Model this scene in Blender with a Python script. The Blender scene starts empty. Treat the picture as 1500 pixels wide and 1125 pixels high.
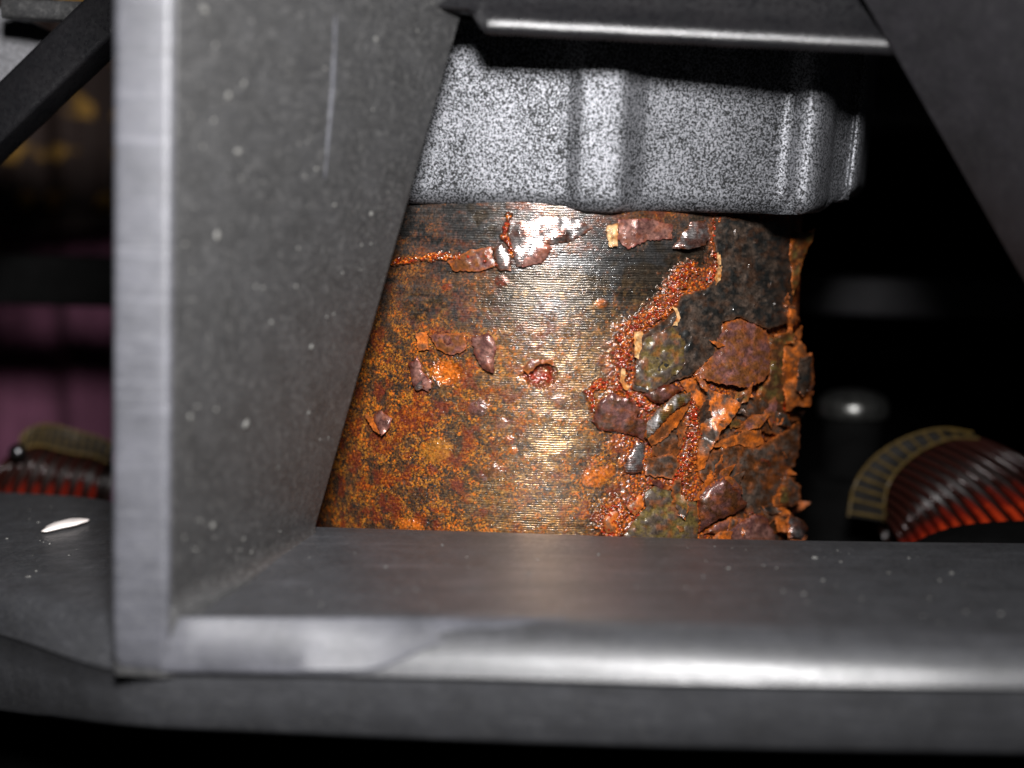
import bpy, math, random
import numpy as np
from mathutils import Vector, Matrix, Euler
from mathutils.geometry import delaunay_2d_cdt

# ------------------------------------------------------------------ camera, light, exposure
SC = bpy.context.scene
MM = 0.001                                   # everything below is written in millimetres
F = 2200.0                                   # focal length in photograph pixels (1500 x 1125)
PITCH, ROLL = math.radians(-6.8), math.radians(1.3)
CAM_R = Matrix.Rotation(PITCH + math.pi / 2, 3, 'X') @ Matrix.Rotation(ROLL, 3, 'Z')
cd = bpy.data.cameras.new('camera')
cam = bpy.data.objects.new('camera', cd)
SC.collection.objects.link(cam)
cam.matrix_world = CAM_R.to_4x4()
cd.sensor_width = 36.0
cd.lens = 36.0 * F / 1500.0
cd.clip_start, cd.clip_end = 0.005, 20.0
cd.dof.use_dof = True
cd.dof.focus_distance = 0.226
cd.dof.aperture_fstop = 9.0
SC.camera = cam

w = bpy.data.worlds.new('World')
SC.world = w
w.use_nodes = True
w.node_tree.nodes['Background'].inputs[0].default_value = (0.8, 0.85, 1.0, 1)
w.node_tree.nodes['Background'].inputs[1].default_value = 0.006

ld = bpy.data.lights.new('camera_flash', 'AREA')
ld.shape = 'RECTANGLE'
ld.size, ld.size_y = 0.032, 0.028
ld.energy = 0.52
ld.spread = math.radians(100)
ld.color = (1.0, 0.985, 0.985)
flash = bpy.data.objects.new('camera_flash', ld)
SC.collection.objects.link(flash)
FLASH = Vector((4, 2, 68))
AIM = Vector((-40, 220, -30))
flash.location = FLASH * MM
flash.rotation_euler = (AIM - FLASH).to_track_quat('-Z', 'Y').to_euler()

SC.render.engine = 'CYCLES'
SC.view_settings.view_transform = 'Standard'
SC.view_settings.look = 'None'
SC.view_settings.exposure = 0.0
SC.view_settings.gamma = 1.0
SC.cycles.max_bounces = 6

# ------------------------------------------------------------------ helpers
CR = np.array(CAM_R)
AX, AY = 5.6, 263.2                          # axis of the rusted core
RC = 43.2                                    # its radius
random.seed(7)
rng = np.random.default_rng(7)


def ray(px, py):
    return CR @ np.array([(px - 750) / F, -(py - 562.5) / F, -1.0])


def at(px, py, depth):
    d = ray(px, py)
    return d * (depth / d[1])


def project(P):
    q = P @ CR                               # rows: CR^T p
    return 750 + F * q[..., 0] / -q[..., 2], 562.5 - F * q[..., 1] / -q[..., 2]


def zrow(py, depth, px=750):
    return at(px, py, depth)[2]


def smooth(a, b, x):
    t = np.clip((x - a) / (b - a), 0, 1)
    return t * t * (3 - 2 * t)


def hsh(ix, iy, seed):
    h = (ix.astype(np.int64) * 374761393 + iy.astype(np.int64) * 668265263 + seed * 1274126177) & 0xffffffff
    h = ((h ^ (h >> 13)) * 1274126177) & 0xffffffff
    h = ((h ^ (h >> 16)) * 2246822519) & 0xffffffff
    return ((h ^ (h >> 15)) & 0xffffff) / float(0xffffff)


def vnoise(x, y, seed):
    ix, iy = np.floor(x), np.floor(y)
    fx, fy = x - ix, y - iy
    fx, fy = fx * fx * (3 - 2 * fx), fy * fy * (3 - 2 * fy)
    a, b = hsh(ix, iy, seed), hsh(ix + 1, iy, seed)
    c, d = hsh(ix, iy + 1, seed), hsh(ix + 1, iy + 1, seed)
    return (a * (1 - fx) + b * fx) * (1 - fy) + (c * (1 - fx) + d * fx) * fy


def fbm(x, y, seed, o=4):
    s, a, t = 0, 1.0, 0
    for i in range(o):
        s = s + a * vnoise(x * 2 ** i, y * 2 ** i, seed + i * 17)
        t += a
        a *= 0.55
    return np.clip((s / t - 0.5) * 1.7 + 0.5, 0, 1)


def worley(x, y, seed):
    ix, iy = np.floor(x), np.floor(y)
    f1 = np.full(x.shape, 9.0)
    f2 = np.full(x.shape, 9.0)
    cid = np.zeros(x.shape)
    for dx in (-1, 0, 1):
        for dy in (-1, 0, 1):
            jx, jy = ix + dx, iy + dy
            qx, qy = jx + hsh(jx, jy, seed), jy + hsh(jx, jy, seed + 5)
            d = np.hypot(qx - x, qy - y)
            r = hsh(jx, jy, seed + 11)
            near = d < f1
            f2 = np.where(near, f1, np.minimum(f2, d))
            cid = np.where(near, r, cid)
            f1 = np.where(near, d, f1)
    return f1, f2, cid


def link(o, parent=None):
    SC.collection.objects.link(o)
    if parent is not None:
        o.parent = parent
    return o


def empty(name, loc, label=None, cat=None, group=None):
    o = bpy.data.objects.new(name, None)
    o.empty_display_size = 0.005
    o.location = Vector([float(v) for v in loc]) * MM
    link(o)
    if label:
        tag(o, label, cat, group)
    return o


def tag(o, label, cat, group=None, kind=None):
    o['label'] = label
    if cat:
        o['category'] = cat
    if group:
        o['group'] = group
    if kind:
        o['kind'] = kind
    return o


def origin(parent):
    o = np.zeros(3)
    while parent is not None:
        o = o + np.array(parent.location) / MM
        parent = parent.parent
    return o


def obj(name, V, Fc, m, parent=None, smooth_deg=40, attrs=None):
    """world-space millimetre vertices -> one mesh object, local to its parent"""
    V = np.asarray(V, float)
    if parent is None:
        loc = np.array([V[:, 0].mean(), V[:, 1].mean(), V[:, 2].min()])
        L = V - loc
    else:
        loc = np.zeros(3)
        L = V - origin(parent)
    me = bpy.data.meshes.new(name)
    me.from_pydata((L * MM).tolist(), [], [tuple(int(i) for i in f) for f in Fc])
    me.update()
    o = bpy.data.objects.new(name, me)
    if parent is None:
        o.location = loc * MM
    me.materials.append(m)
    if attrs:
        for k, a in attrs.items():
            at_ = me.attributes.new(k, 'FLOAT_COLOR', 'POINT')
            b = np.ones((len(V), 4), np.float32)
            b[:, :3] = a
            at_.data.foreach_set('color', b.ravel())
    if smooth_deg:
        me.polygons.foreach_set('use_smooth', [True] * len(me.polygons))
        me.set_sharp_from_angle(angle=math.radians(smooth_deg))
    return link(o, parent)


def loft(secs, closed=True, caps=True):
    """list of sections (n x 3) -> verts, faces"""
    n = len(secs[0])
    V = np.concatenate([np.asarray(s, float) for s in secs])
    Fc = []
    for i in range(len(secs) - 1):
        for j in range(n if closed else n - 1):
            k = (j + 1) % n
            Fc.append((i * n + j, i * n + k, (i + 1) * n + k, (i + 1) * n + j))
    if caps and closed:
        Fc.append(tuple(range(n))[::-1])
        b = (len(secs) - 1) * n
        Fc.append(tuple(range(b, b + n)))
    return V, Fc


def resample(pts, n):
    pts = np.asarray(pts, float)
    s = np.concatenate([[0], np.cumsum(np.linalg.norm(np.diff(pts, axis=0), axis=1))])
    t = np.linspace(0, s[-1], n)
    return np.stack([np.interp(t, s, pts[:, k]) for k in range(pts.shape[1])], 1)


def catmull(pts, n):
    pts = np.asarray(pts, float)
    P = np.vstack([2 * pts[0] - pts[1], pts, 2 * pts[-1] - pts[-2]])
    m = len(pts) - 1
    out = []
    for q in np.linspace(0, m, n):
        i = min(int(q), m - 1)
        t = q - i
        a, b, c, d = P[i:i + 4]
        out.append(0.5 * (2 * b + (c - a) * t + (2 * a - 5 * b + 4 * c - d) * t * t + (3 * b - a - 3 * c + d) * t ** 3))
    return np.array(out)


def round_poly(pts, radii, seg=5):
    """2-D polygon with rounded corners"""
    out = []
    n = len(pts)
    pts = [np.asarray(p, float) for p in pts]
    for i in range(n):
        p, a, b = pts[i], pts[i - 1], pts[(i + 1) % n]
        r = radii[i] if hasattr(radii, '__len__') else radii
        if r <= 0:
            out.append(p)
            continue
        u, v = (a - p), (b - p)
        lu, lv = np.linalg.norm(u), np.linalg.norm(v)
        r = min(r, lu * .45, lv * .45)
        s, e = p + u / lu * r, p + v / lv * r
        for k in range(seg + 1):
            t = k / seg
            out.append((1 - t) ** 2 * s + 2 * t * (1 - t) * p + t * t * e)
    return np.array(out)


def tube(path, r, n=8, taper=None):
    path = np.asarray(path, float)
    T = np.gradient(path, axis=0)
    T /= np.linalg.norm(T, axis=1)[:, None]
    up = np.array([0.13, 0.2, 0.97])
    secs = []
    for i, (p, t) in enumerate(zip(path, T)):
        a = np.cross(t, up)
        a /= np.linalg.norm(a)
        b = np.cross(t, a)
        rr = r if taper is None else r * taper[i]
        secs.append([p + rr * (math.cos(q) * a + math.sin(q) * b) for q in np.linspace(0, 2 * math.pi, n, endpoint=False)])
    return loft(secs)


def box_between(p, q, wid, hei, bev=0.6, side=None):
    """bar of rounded rectangular section between two points"""
    p, q = np.asarray(p, float), np.asarray(q, float)
    t = (q - p) / np.linalg.norm(q - p)
    a = np.cross(t, [0, 0, 1.0]) if side is None else np.asarray(side, float)
    a /= np.linalg.norm(a)
    b = np.cross(a, t)
    sec = round_poly([(-wid / 2, -hei / 2), (wid / 2, -hei / 2), (wid / 2, hei / 2), (-wid / 2, hei / 2)], bev, 3)
    return loft([[c + x * a + y * b for x, y in sec] for c in np.linspace(p, q, 6)])


# ------------------------------------------------------------------ materials
def nt(name):
    m = bpy.data.materials.new(name)
    m.use_nodes = True
    t = m.node_tree
    return m, t, t.nodes, t.nodes['Principled BSDF'], t.links.new


def mmcoord(t, L, scale=(1, 1, 1)):
    c = t.nodes.new('ShaderNodeTexCoord')
    mp = t.nodes.new('ShaderNodeMapping')
    mp.inputs['Scale'].default_value = [1000 * s for s in scale]
    L(c.outputs['Object'], mp.inputs['Vector'])
    return mp.outputs[0]


def noise(t, L, vec, scale, detail=3, rough=.55):
    n = t.nodes.new('ShaderNodeTexNoise')
    n.inputs['Scale'].default_value = scale
    n.inputs['Detail'].default_value = detail
    n.inputs['Roughness'].default_value = rough
    L(vec, n.inputs['Vector'])
    return n.outputs['Fac']


def ramp(t, L, fac, stops):
    r = t.nodes.new('ShaderNodeValToRGB')
    e = r.color_ramp.elements
    while len(e) < len(stops):
        e.new(0.5)
    for i, (p, c) in enumerate(stops):
        e[i].position = p
        e[i].color = (*c, 1) if len(c) == 3 else c
    L(fac, r.inputs['Fac'])
    return r.outputs['Color']


def g(v):
    return (v, v, v)


def bump(t, L, b, h, strength, dist, prev=None):
    n = t.nodes.new('ShaderNodeBump')
    n.inputs['Strength'].default_value = strength
    n.inputs['Distance'].default_value = dist * MM
    L(h, n.inputs['Height'])
    if prev is not None:
        L(prev, n.inputs['Normal'])
    L(n.outputs[0], b.inputs['Normal'])
    return n.outputs[0]


def math_node(t, L, op, a, b=None):
    n = t.nodes.new('ShaderNodeMath')
    n.operation = op
    for i, v in enumerate((a, b)):
        if v is None:
            continue
        if isinstance(v, (int, float)):
            n.inputs[i].default_value = v
        else:
            L(v, n.inputs[i])
    return n.outputs[0]


def mix(t, L, blend, fac, a, b):
    n = t.nodes.new('ShaderNodeMix')
    n.data_type = 'RGBA'
    n.blend_type = blend
    for s, v in ((0, fac), (6, a), (7, b)):
        if isinstance(v, (int, float)):
            n.inputs[s].default_value = v
        elif isinstance(v, tuple):
            n.inputs[s].default_value = (*v, 1)
        else:
            L(v, n.inputs[s])
    return n.outputs[2]


def plastic(name, lo, hi, rough=.5, dust=0.5, spec=.5, scuff=0.0):
    m, t, N, b, L = nt(name)
    v = mmcoord(t, L)
    n1 = noise(t, L, v, .22, 3, .5)
    n2 = noise(t, L, v, 4.2, 3, .7)
    c1 = ramp(t, L, n1, [(.3, lo), (.75, hi)])
    c2 = ramp(t, L, n2, [(.50, (0, 0, 0)), (.70, (.11, .108, .102))])
    c = mix(t, L, 'ADD', dust, c1, c2)
    c = mix(t, L, 'ADD', dust, c, ramp(t, L, noise(t, L, v, 1.1, 3, .6), [(.50, (0, 0, 0)), (.72, (.062, .061, .059))]))
    r = ramp(t, L, noise(t, L, v, 1.4, 3), [(.3, g(rough - .06)), (.7, g(rough + .08))])
    if scuff:
        sv = mmcoord(t, L, (.035, .5, 1.6))
        sn = noise(t, L, sv, 1.0, 4, .7)
        c = mix(t, L, 'ADD', scuff, c, ramp(t, L, sn, [(.52, (0, 0, 0)), (.70, (.12, .12, .13))]))
        r = mix(t, L, 'ADD', 1.0, r, ramp(t, L, sn, [(.35, g(.10)), (.6, g(0))]))
    L(c, b.inputs['Base Color'])
    L(r, b.inputs['Roughness'])
    b.inputs['Specular IOR Level'].default_value = spec
    bump(t, L, b, noise(t, L, v, 5.0, 3), .4, .12)
    return m


M_PLASTIC = plastic('black_plastic', (.018, .018, .0185), (.028, .028, .029), .42, .46, .6)
M_WORN = plastic('scuffed_grey_plastic', (.036, .037, .044), (.062, .063, .074), .42, .25, .7, .3)
M_PLASTIC_GLOSS = plastic('worn_black_plastic', (.024, .0245, .027), (.036, .037, .041), .34, .2, .85, .16)
M_PLASTIC_DARK = plastic('black_plastic_clean', (.005, .005, .006), (.009, .0085, .0095), .30, .01, .8)
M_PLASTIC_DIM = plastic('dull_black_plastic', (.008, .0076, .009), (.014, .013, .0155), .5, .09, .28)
for n_ in M_PLASTIC_DARK.node_tree.nodes:
    if n_.type == 'BUMP':
        n_.inputs['Strength'].default_value = .55
        n_.inputs['Distance'].default_value = .12 * MM
M_BLACK = plastic('matt_black', (.0015, .0015, .0015), (.003, .003, .003), .8, .0, .04)


def speckle():
    m, t, N, b, L = nt('speckled_paint')
    v = mmcoord(t, L)
    n = noise(t, L, v, 3.1, 4, .74)
    big = noise(t, L, v, .12, 3)
    fac = math_node(t, L, 'ADD', n, math_node(t, L, 'MULTIPLY', math_node(t, L, 'SUBTRACT', big, .52), .15))
    c = ramp(t, L, fac, [(.43, g(.006)), (.475, (.045, .047, .052)), (.51, (.165, .17, .183)), (.66, (.30, .30, .322))])
    L(c, b.inputs['Base Color'])
    L(ramp(t, L, fac, [(.45, g(.0)), (.5, g(.6))]), b.inputs['Metallic'])
    L(ramp(t, L, n, [(.3, g(.6)), (.6, g(.46))]), b.inputs['Roughness'])
    b.inputs['Specular IOR Level'].default_value = .18
    bump(t, L, b, n, .6, .12)
    return m


M_SPECKLE = speckle()


def rust():
    """colour, metalness, roughness and lamination come from point attributes computed with the relief"""
    m, t, N, b, L = nt('rusted_steel')
    v = mmcoord(t, L)
    a = N.new('ShaderNodeAttribute')
    a.attribute_name = 'col'
    s = N.new('ShaderNodeAttribute')
    s.attribute_name = 'surf'
    sp = N.new('ShaderNodeSeparateColor')
    L(s.outputs['Color'], sp.inputs[0])
    n = noise(t, L, v, 2.6, 4, .7)
    k = ramp(t, L, n, [(.28, g(.30)), (.5, g(.95)), (.75, g(1.6))])
    L(mix(t, L, 'MULTIPLY', 1.0, a.outputs['Color'], k), b.inputs['Base Color'])
    L(sp.outputs[0], b.inputs['Metallic'])
    rr = math_node(t, L, 'ADD', sp.outputs[1], math_node(t, L, 'MULTIPLY', math_node(t, L, 'SUBTRACT', noise(t, L, v, 4.5, 2), .5), .35))
    L(math_node(t, L, 'MAXIMUM', rr, .08), b.inputs['Roughness'])
    # thin stacked sheets: grooves every third of a millimetre
    sep = N.new('ShaderNodeSeparateXYZ')
    L(v, sep.inputs[0])
    wob = math_node(t, L, 'MULTIPLY', noise(t, L, v, .6, 2), .5)
    ph = math_node(t, L, 'MULTIPLY', math_node(t, L, 'ADD', sep.outputs['Z'], wob), 2 * math.pi / .36)
    lam = math_node(t, L, 'MULTIPLY', math_node(t, L, 'SINE', ph), sp.outputs[2])
    p = bump(t, L, b, lam, .32, .05)
    gr = noise(t, L, v, 5.0, 3, .7)
    bump(t, L, b, gr, .36, .06, p)
    b.inputs['Specular IOR Level'].default_value = .4
    # wet film over the rust: small glints
    cb = N.new('ShaderNodeBump')
    cb.inputs['Strength'].default_value = 1.0
    cb.inputs['Distance'].default_value = .07 * MM
    L(noise(t, L, v, 4.6, 2, .6), cb.inputs['Height'])
    L(p, cb.inputs['Normal'])
    L(cb.outputs[0], b.inputs['Coat Normal'])
    b.inputs['Coat Weight'].default_value = .38
    b.inputs['Coat Roughness'].default_value = .09
    return m


M_RUST = rust()


def simple(name, col, rough=.4, metal=0.0, var=.35, scale=1.0, bstr=.2):
    m, t, N, b, L = nt(name)
    v = mmcoord(t, L)
    n = noise(t, L, v, scale, 4, .6)
    k = ramp(t, L, n, [(.3, g(1 - var)), (.7, g(1 + var))])
    L(mix(t, L, 'MULTIPLY', 1.0, col, k), b.inputs['Base Color'])
    b.inputs['Roughness'].default_value = rough
    b.inputs['Metallic'].default_value = metal
    bump(t, L, b, noise(t, L, v, scale * 3, 2), bstr, .15)
    return m




def wire_mat():
    m, t, N, b, L = nt('enamelled_copper')
    v = mmcoord(t, L)
    n = noise(t, L, v, .45, 4, .65)
    at_ = N.new('ShaderNodeAttribute')
    at_.attribute_name = 'redness'              # rises along the wire: near-black brown turns to red
    f = math_node(t, L, 'ADD', math_node(t, L, 'MULTIPLY', n, .6), at_.outputs['Fac'])
    L(ramp(t, L, f, [(.62, (.014, .004, .003)), (.88, (.14, .010, .005)), (1.0, (.60, .05, .012))]), b.inputs['Base Color'])
    b.inputs['Roughness'].default_value = .16
    b.inputs['Specular IOR Level'].default_value = .14
    L(ramp(t, L, f, [(.7, g(.0)), (1, g(.5))]), b.inputs['Metallic'])
    bump(t, L, b, noise(t, L, v, 2.2, 2), .3, .15)
    return m


M_WIRE = wire_mat()
M_PLATE = simple('grey_cast_metal', (.065, .065, .07), .5, .5, .5, 1.6, .5)
M_WIRE_DARK = simple('dark_varnish', (.008, .003, .002), .35, .1, .5, .6)
M_STRIP = simple('amber_insulation', (.055, .034, .006), .5, .1, .4, .6)
M_STRIP_DARK = simple('dark_insulation', (.006, .005, .004), .6, 0, .4, .6)
M_STRIP_DARK.node_tree.nodes['Principled BSDF'].inputs['Specular IOR Level'].default_value = .08
M_GLOSS = simple('glossy_black', (.004, .004, .004), .16, 0, .4, .5, .15)
M_HEAD = simple('tarnished_steel', (.10, .10, .095), .28, .9, .5, .6, .3)
M_SPOT = simple('shiny_white', (.9, .82, .78), .35, 0, .12, .8)
M_DUST = simple('grey_dust', (.12, .118, .11), .8, 0, .3, 2)
M_PINK = simple('pink_cloth', (.12, .038, .072), .9, 0, .2, .12)
M_GRAIN = simple('red_rust_grain', (.22, .020, .005), .07, 0, .6, .5, .1)


def brocade():
    m, t, N, b, L = nt('brown_cloth_gold_bands')
    v = mmcoord(t, L, (1, 0, 1))
    wv = N.new('ShaderNodeTexWave')
    wv.bands_direction = 'Z'
    wv.inputs['Scale'].default_value = .022
    wv.inputs['Distortion'].default_value = 5.0
    wv.inputs['Detail'].default_value = 1.0
    wv.inputs['Detail Scale'].default_value = .9
    L(v, wv.inputs['Vector'])
    n = noise(t, L, v, .09, 1)
    f = math_node(t, L, 'MULTIPLY', wv.outputs['Fac'], ramp(t, L, n, [(.42, g(.25)), (.56, g(1))]))
    L(ramp(t, L, f, [(.55, (.02, .008, .005)), (.8, (.30, .16, .025))]), b.inputs['Base Color'])
    b.inputs['Roughness'].default_value = .8
    return m


M_BROCADE = brocade()

# ------------------------------------------------------------------ setting: bench and dark backdrop
ZB = -112.0
gx, gy = np.meshgrid(np.linspace(-420, 420, 30), np.linspace(120, 560, 16))
V = np.stack([gx.ravel(), gy.ravel(), ZB + .6 * fbm(gx.ravel() * .02, gy.ravel() * .02, 3)], 1)
Fc = [(r * 30 + c, r * 30 + c + 1, (r + 1) * 30 + c + 1, (r + 1) * 30 + c) for r in range(15) for c in range(29)]
bench = obj('ground', V, Fc, M_BLACK)
tag(bench, 'dark bench surface under the frame', None, kind='structure')
gx, gz = np.meshgrid(np.linspace(-420, 420, 30), np.linspace(ZB, 220, 16))
V = np.stack([gx.ravel(), 540 + 6 * fbm(gx.ravel() * .015, gz.ravel() * .01, 4), gz.ravel()], 1)
back = obj('wall', V, [f[::-1] for f in Fc], M_BLACK)
tag(back, 'unlit dark wall behind the frame', None, kind='structure')

# ------------------------------------------------------------------ black frame
fr = empty('motor_frame', (20, 250, ZB), 'black plastic frame with slanted pillars standing around the rusted core', 'frame')

# base ring, lofted through cross-sections: (px of the section, list of (py, depth))
ST = {
    -220: dict(back=(715, 275), lip=[(815, 232), (826, 230), (845, 229), (885, 228.5)], step=(889, 229.5), bot=(1010, 232)),
    0: dict(back=(720, 264), lip=[(858, 203), (868, 201), (886, 199.6), (927, 199)], step=(931, 200), bot=(1038, 203)),
    150: dict(back=(728, 256), lip=[(893, 188), (905, 186), (930, 183), (980, 178.5)], step=(985, 179.5), bot=(1058, 182)),
    230: dict(back=(757, 232), lip=[(899, 180), (908, 177.4), (935, 176), (984, 175.2)], step=(989, 176.2), bot=(1064, 178)),
    330: dict(back=(767, 217), lip=[(899, 179.8), (908, 177.2), (940, 175.4), (987, 175.0)], step=(992, 176.0), bot=(1068, 178.2)),
    560: dict(back=(774, 214.5), lip=[(902, 177.3), (924, 174.8), (960, 172.8), (990, 171.9)], step=(996, 172.9), bot=(1078, 174.9)),
    760: dict(back=(780, 214), lip=[(908, 174.6), (930, 172.1), (964, 170.1), (994, 169.2)], step=(1000, 170.2), bot=(1086, 172.2)),
    960: dict(back=(787, 214), lip=[(914, 172.0), (936, 169.5), (970, 167.5), (1000, 166.6)], step=(1005, 167.6), bot=(1092, 169.6)),
    1160: dict(back=(791, 214), lip=[(922, 169.8), (943, 167.3), (975, 165.3), (1003, 164.4)], step=(1008, 165.4), bot=(1096, 167.4)),
    1380: dict(back=(794, 214), lip=[(930, 168.1), (949, 165.6), (980, 163.6), (1006, 162.7)], step=(1011, 163.7), bot=(1100, 165.7)),
    1700: dict(back=(797, 215), lip=[(936, 167.4), (955, 164.9), (984, 162.9), (1010, 162.0)], step=(1016, 163.0), bot=(1106, 165.2)),
}
xs = np.linspace(-220, 1700, 73)
keys = sorted(ST)


def st_interp(x):
    vec = lambda d: np.array([*d['back']] + [c for p in d['lip'] for c in p] + [*d['step']] + [*d['bot']], float)
    A = np.array([vec(ST[k]) for k in keys])
    # smooth interpolation between stations
    out = np.array([np.interp(x, keys, A[:, i]) for i in range(A.shape[1])])
    lo = np.array([np.interp(x - 40, keys, A[:, i]) for i in range(A.shape[1])])
    hi = np.array([np.interp(x + 40, keys, A[:, i]) for i in range(A.shape[1])])
    return (out * 2 + lo + hi) / 4


secs = []
low_line = []
for x in xs:
    a = st_interp(x)
    back = at(x, a[0], a[1])
    lp = [at(x, a[2 + 2 * i], a[3 + 2 * i]) for i in range(4)]
    step, bot = at(x, a[10], a[11]), at(x, a[12], a[13])
    lipc = catmull([lp[0], lp[1], lp[2], lp[3]], 13)
    rim = [back + np.array([0, 2.2, -3.2]), back + np.array([0, 1.1, -.9]), back + np.array([0, .35, -.15]), back + np.array([0, -.7, .0])]
    flange = [back * (1 - t) + lipc[0] * t for t in (.15, .4, .7, .93)]
    under = [bot + np.array([0, 2.5, -1.2]), np.array([back[0], back[1] + 2, bot[2] - 1.2])]
    low_line.append((bot, back))
    secs.append(rim + flange + list(lipc) + [step, step * .6 + bot * .4, bot * .97 + step * .03, bot + np.array([0, .8, -.6])] + under)
V, Fc = loft(secs)
obj('base_ring', V, [f[::-1] for f in Fc], M_PLASTIC_GLOSS, fr, 35)

# recessed lower housing under the ring
secs = []
for b_, k_ in low_line[4:]:
    y = b_[1] + 27
    secs.append([(b_[0] * y / b_[1], y, b_[2] - .9), (b_[0] * y / b_[1], y, ZB + .2), (b_[0] * (y + 9) / b_[1], y + 9, ZB + .2), (b_[0] * (y + 9) / b_[1], y + 9, b_[2] - .9)])
V, Fc = loft(secs)
obj('lower_housing', V, [f[::-1] for f in Fc], M_BLACK, fr, 30)


def pillar(front_l, front_r, foot, head, zt, zf, name, mat, fillet=3.5):
    """ruled plate: front strip between front_l and front_r (px, depth), rear edge from foot to head (world points)"""
    secs = []
    zs = np.concatenate([np.linspace(zf - 8, zf, 5), np.linspace(zf + .4, zf + 5, 8), np.linspace(zf + 7, zt, 24)])
    for z in zs:
        u = (z - foot[2]) / (head[2] - foot[2])
        C = foot * (1 - u) + head * u
        u0 = max(z, zf)
        py = None
        A = np.array([front_l[0], front_l[1]])
        B = np.array([front_r[0], front_r[1]])
        lean = (z - zf) * 0.012
        A, B = A + [lean, 0], B + [lean, 0]
        d = (C[:2] - B) / np.linalg.norm(C[:2] - B)
        nrm = np.array([d[1], -d[0]]) * (1 if B[0] > A[0] else -1)
        D = C[:2] - nrm * 5.0 + d * -1.5
        h = max(0.0, 1 - (z - zf) / fillet)
        off = 0 if z < zf else fillet * (1 - math.sqrt(max(0, 1 - h * h))) if h > 0 else 0
        off = min(off, 3.0) if z >= zf else 3.0
        poly = round_poly([A, B, C[:2], D], [1.1, 1.0, .35, .6], 4)
        k = len(poly)
        # fillet: push the visible side face outwards near the base
        wgt = np.array([0.0] * 5 + [0, 0, .05, .15, .3] + [1.0] * 5 + [0.0] * (k - 15))
        poly = poly + wgt[:, None] * nrm * off
        secs.append([(p[0], p[1], z) for p in poly])
    V, Fc = loft(secs)
    return obj(name, V, Fc, mat, fr, 50)


zf = at(330, 840, 195)[2]
A_, B_ = at(163, 500, 176), at(246, 500, 175.4)
foot, head = at(468, 752, 212.5), at(661, 75, 206.5)
pil = pillar(A_[:2] + [-.3, 0], B_[:2], foot, head, 62, zf, 'pillar', M_PLASTIC)
# scuffed front edge of the pillar
sec = []
zlow = at(200, 986, 175)[2]
for z in np.concatenate([[zlow, zlow + .25, zlow + .8], np.linspace(zlow + 2, 61, 20)]):
    k_ = float(np.interp(z - zlow, [0, .25, .8, 2, 3.2], [1.7, 1.0, .45, .1, 0]))
    lean = (z - zf) * .012
    a_, b_ = A_[:2] + [-.2 + lean + k_, -.5 + .5 * k_], B_[:2] + [.1 + lean, -.5 + .5 * k_]
    poly = round_poly([a_ + [0, 2.6], a_, b_, b_ + [0, 2.6]], [.2, 1.0, 1.5, .2], 6)
    sec.append([(q[0], q[1], z) for q in poly])
V, Fc = loft(sec)
obj('front_edge', V, Fc, M_WORN, pil, 50)
A2, B2 = at(1690, 500, 176), at(1610, 500, 176)
foot2, head2 = at(1560, 520, 196), at(1312, 84, 200)
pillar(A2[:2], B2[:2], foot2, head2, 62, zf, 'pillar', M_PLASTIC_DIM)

# flat foot of the pillar that runs out along the lip
secs = []
for x in np.linspace(236, 830, 40):
    a = st_interp(x)
    yt = np.interp(x, [243, 600, 862], [905, 907, 906])
    yb_ = np.interp(x, [243, 500, 540, 570, 620, 690, 790, 862], [984, 987, 985, 976, 953, 934, 918, 909])
    dep = lambda y: np.interp(y, a[2:10:2], a[3:10:2])
    pt, pb = at(x, yt, dep(yt) - 2.4 + 2.9 * max(0, (x - 450) / 380)), at(x, yb_, dep(yb_) - .7 + .95 * max(0, (x - 450) / 380))
    e = np.array([0, .35, .25])
    secs.append([pt + [0, 2.2, -.6], pt + [0, .35, .02], pt * .93 + pb * .07, pt * .5 + pb * .5, pt * .07 + pb * .93, pb + [0, .3, -.12], pb + [0, 2.2, -.1]])
V, Fc = loft(secs)
obj('pillar_foot', V, [f[::-1] for f in Fc], M_WORN, fr, 35)

# top bar
zl, zr = at(606, 46, 202), at(1345, 84, 201)
secs = []
prof = [(30, 70), (10.0, 26), (2.2, 5.2), (.75, 3.3), (.15, 2.5), (-.15, 1.9), (-.25, 1.3), (-.15, .8), (.15, .4), (.6, 0.1), (6, 1.2), (13, 3.6), (15, 10), (34, 70)]
for t in np.concatenate([np.linspace(-.03, .10, 4), np.linspace(.11, .15, 6), np.linspace(.17, 1.02, 22)]):
    c = zl * (1 - t) + zr * t
    jit = .12 * math.sin(t * 37)
    k_ = 1 - float(smooth(.105, .15, np.array(t)))       # the rounded lower edge starts beside the pillar's head
    secs.append([(c[0], c[1] + a + k_ * (1.6 if b < 3 else 0), c[2] + max(b, 2.9 * k_) + .004 * i_ * k_ + .1 + .25 * jit) for i_, (a, b) in enumerate(prof)])
V, Fc = loft(secs)
bar = obj('top_bar', V, [f[::-1] for f in Fc], M_PLASTIC_DARK, fr, 35)

secs = []
prof2 = [(30, 70), (3, 12), (0, 3.2), (-.1, 2.6), (.2, 2.3), (6, 2.6), (14, 4.5), (34, 70)]
for t in np.linspace(-.05, .17, 6):
    c = zl * (1 - t) + zr * t
    secs.append([(c[0], c[1] + 5 + a, c[2] + b + .1) for a, b in prof2])
V, Fc = loft(secs)
obj('bar_shade_block', V, [f[::-1] for f in Fc], M_BLACK, fr, 35)  # black block added behind the bar to darken the recess and cast shadow

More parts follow.
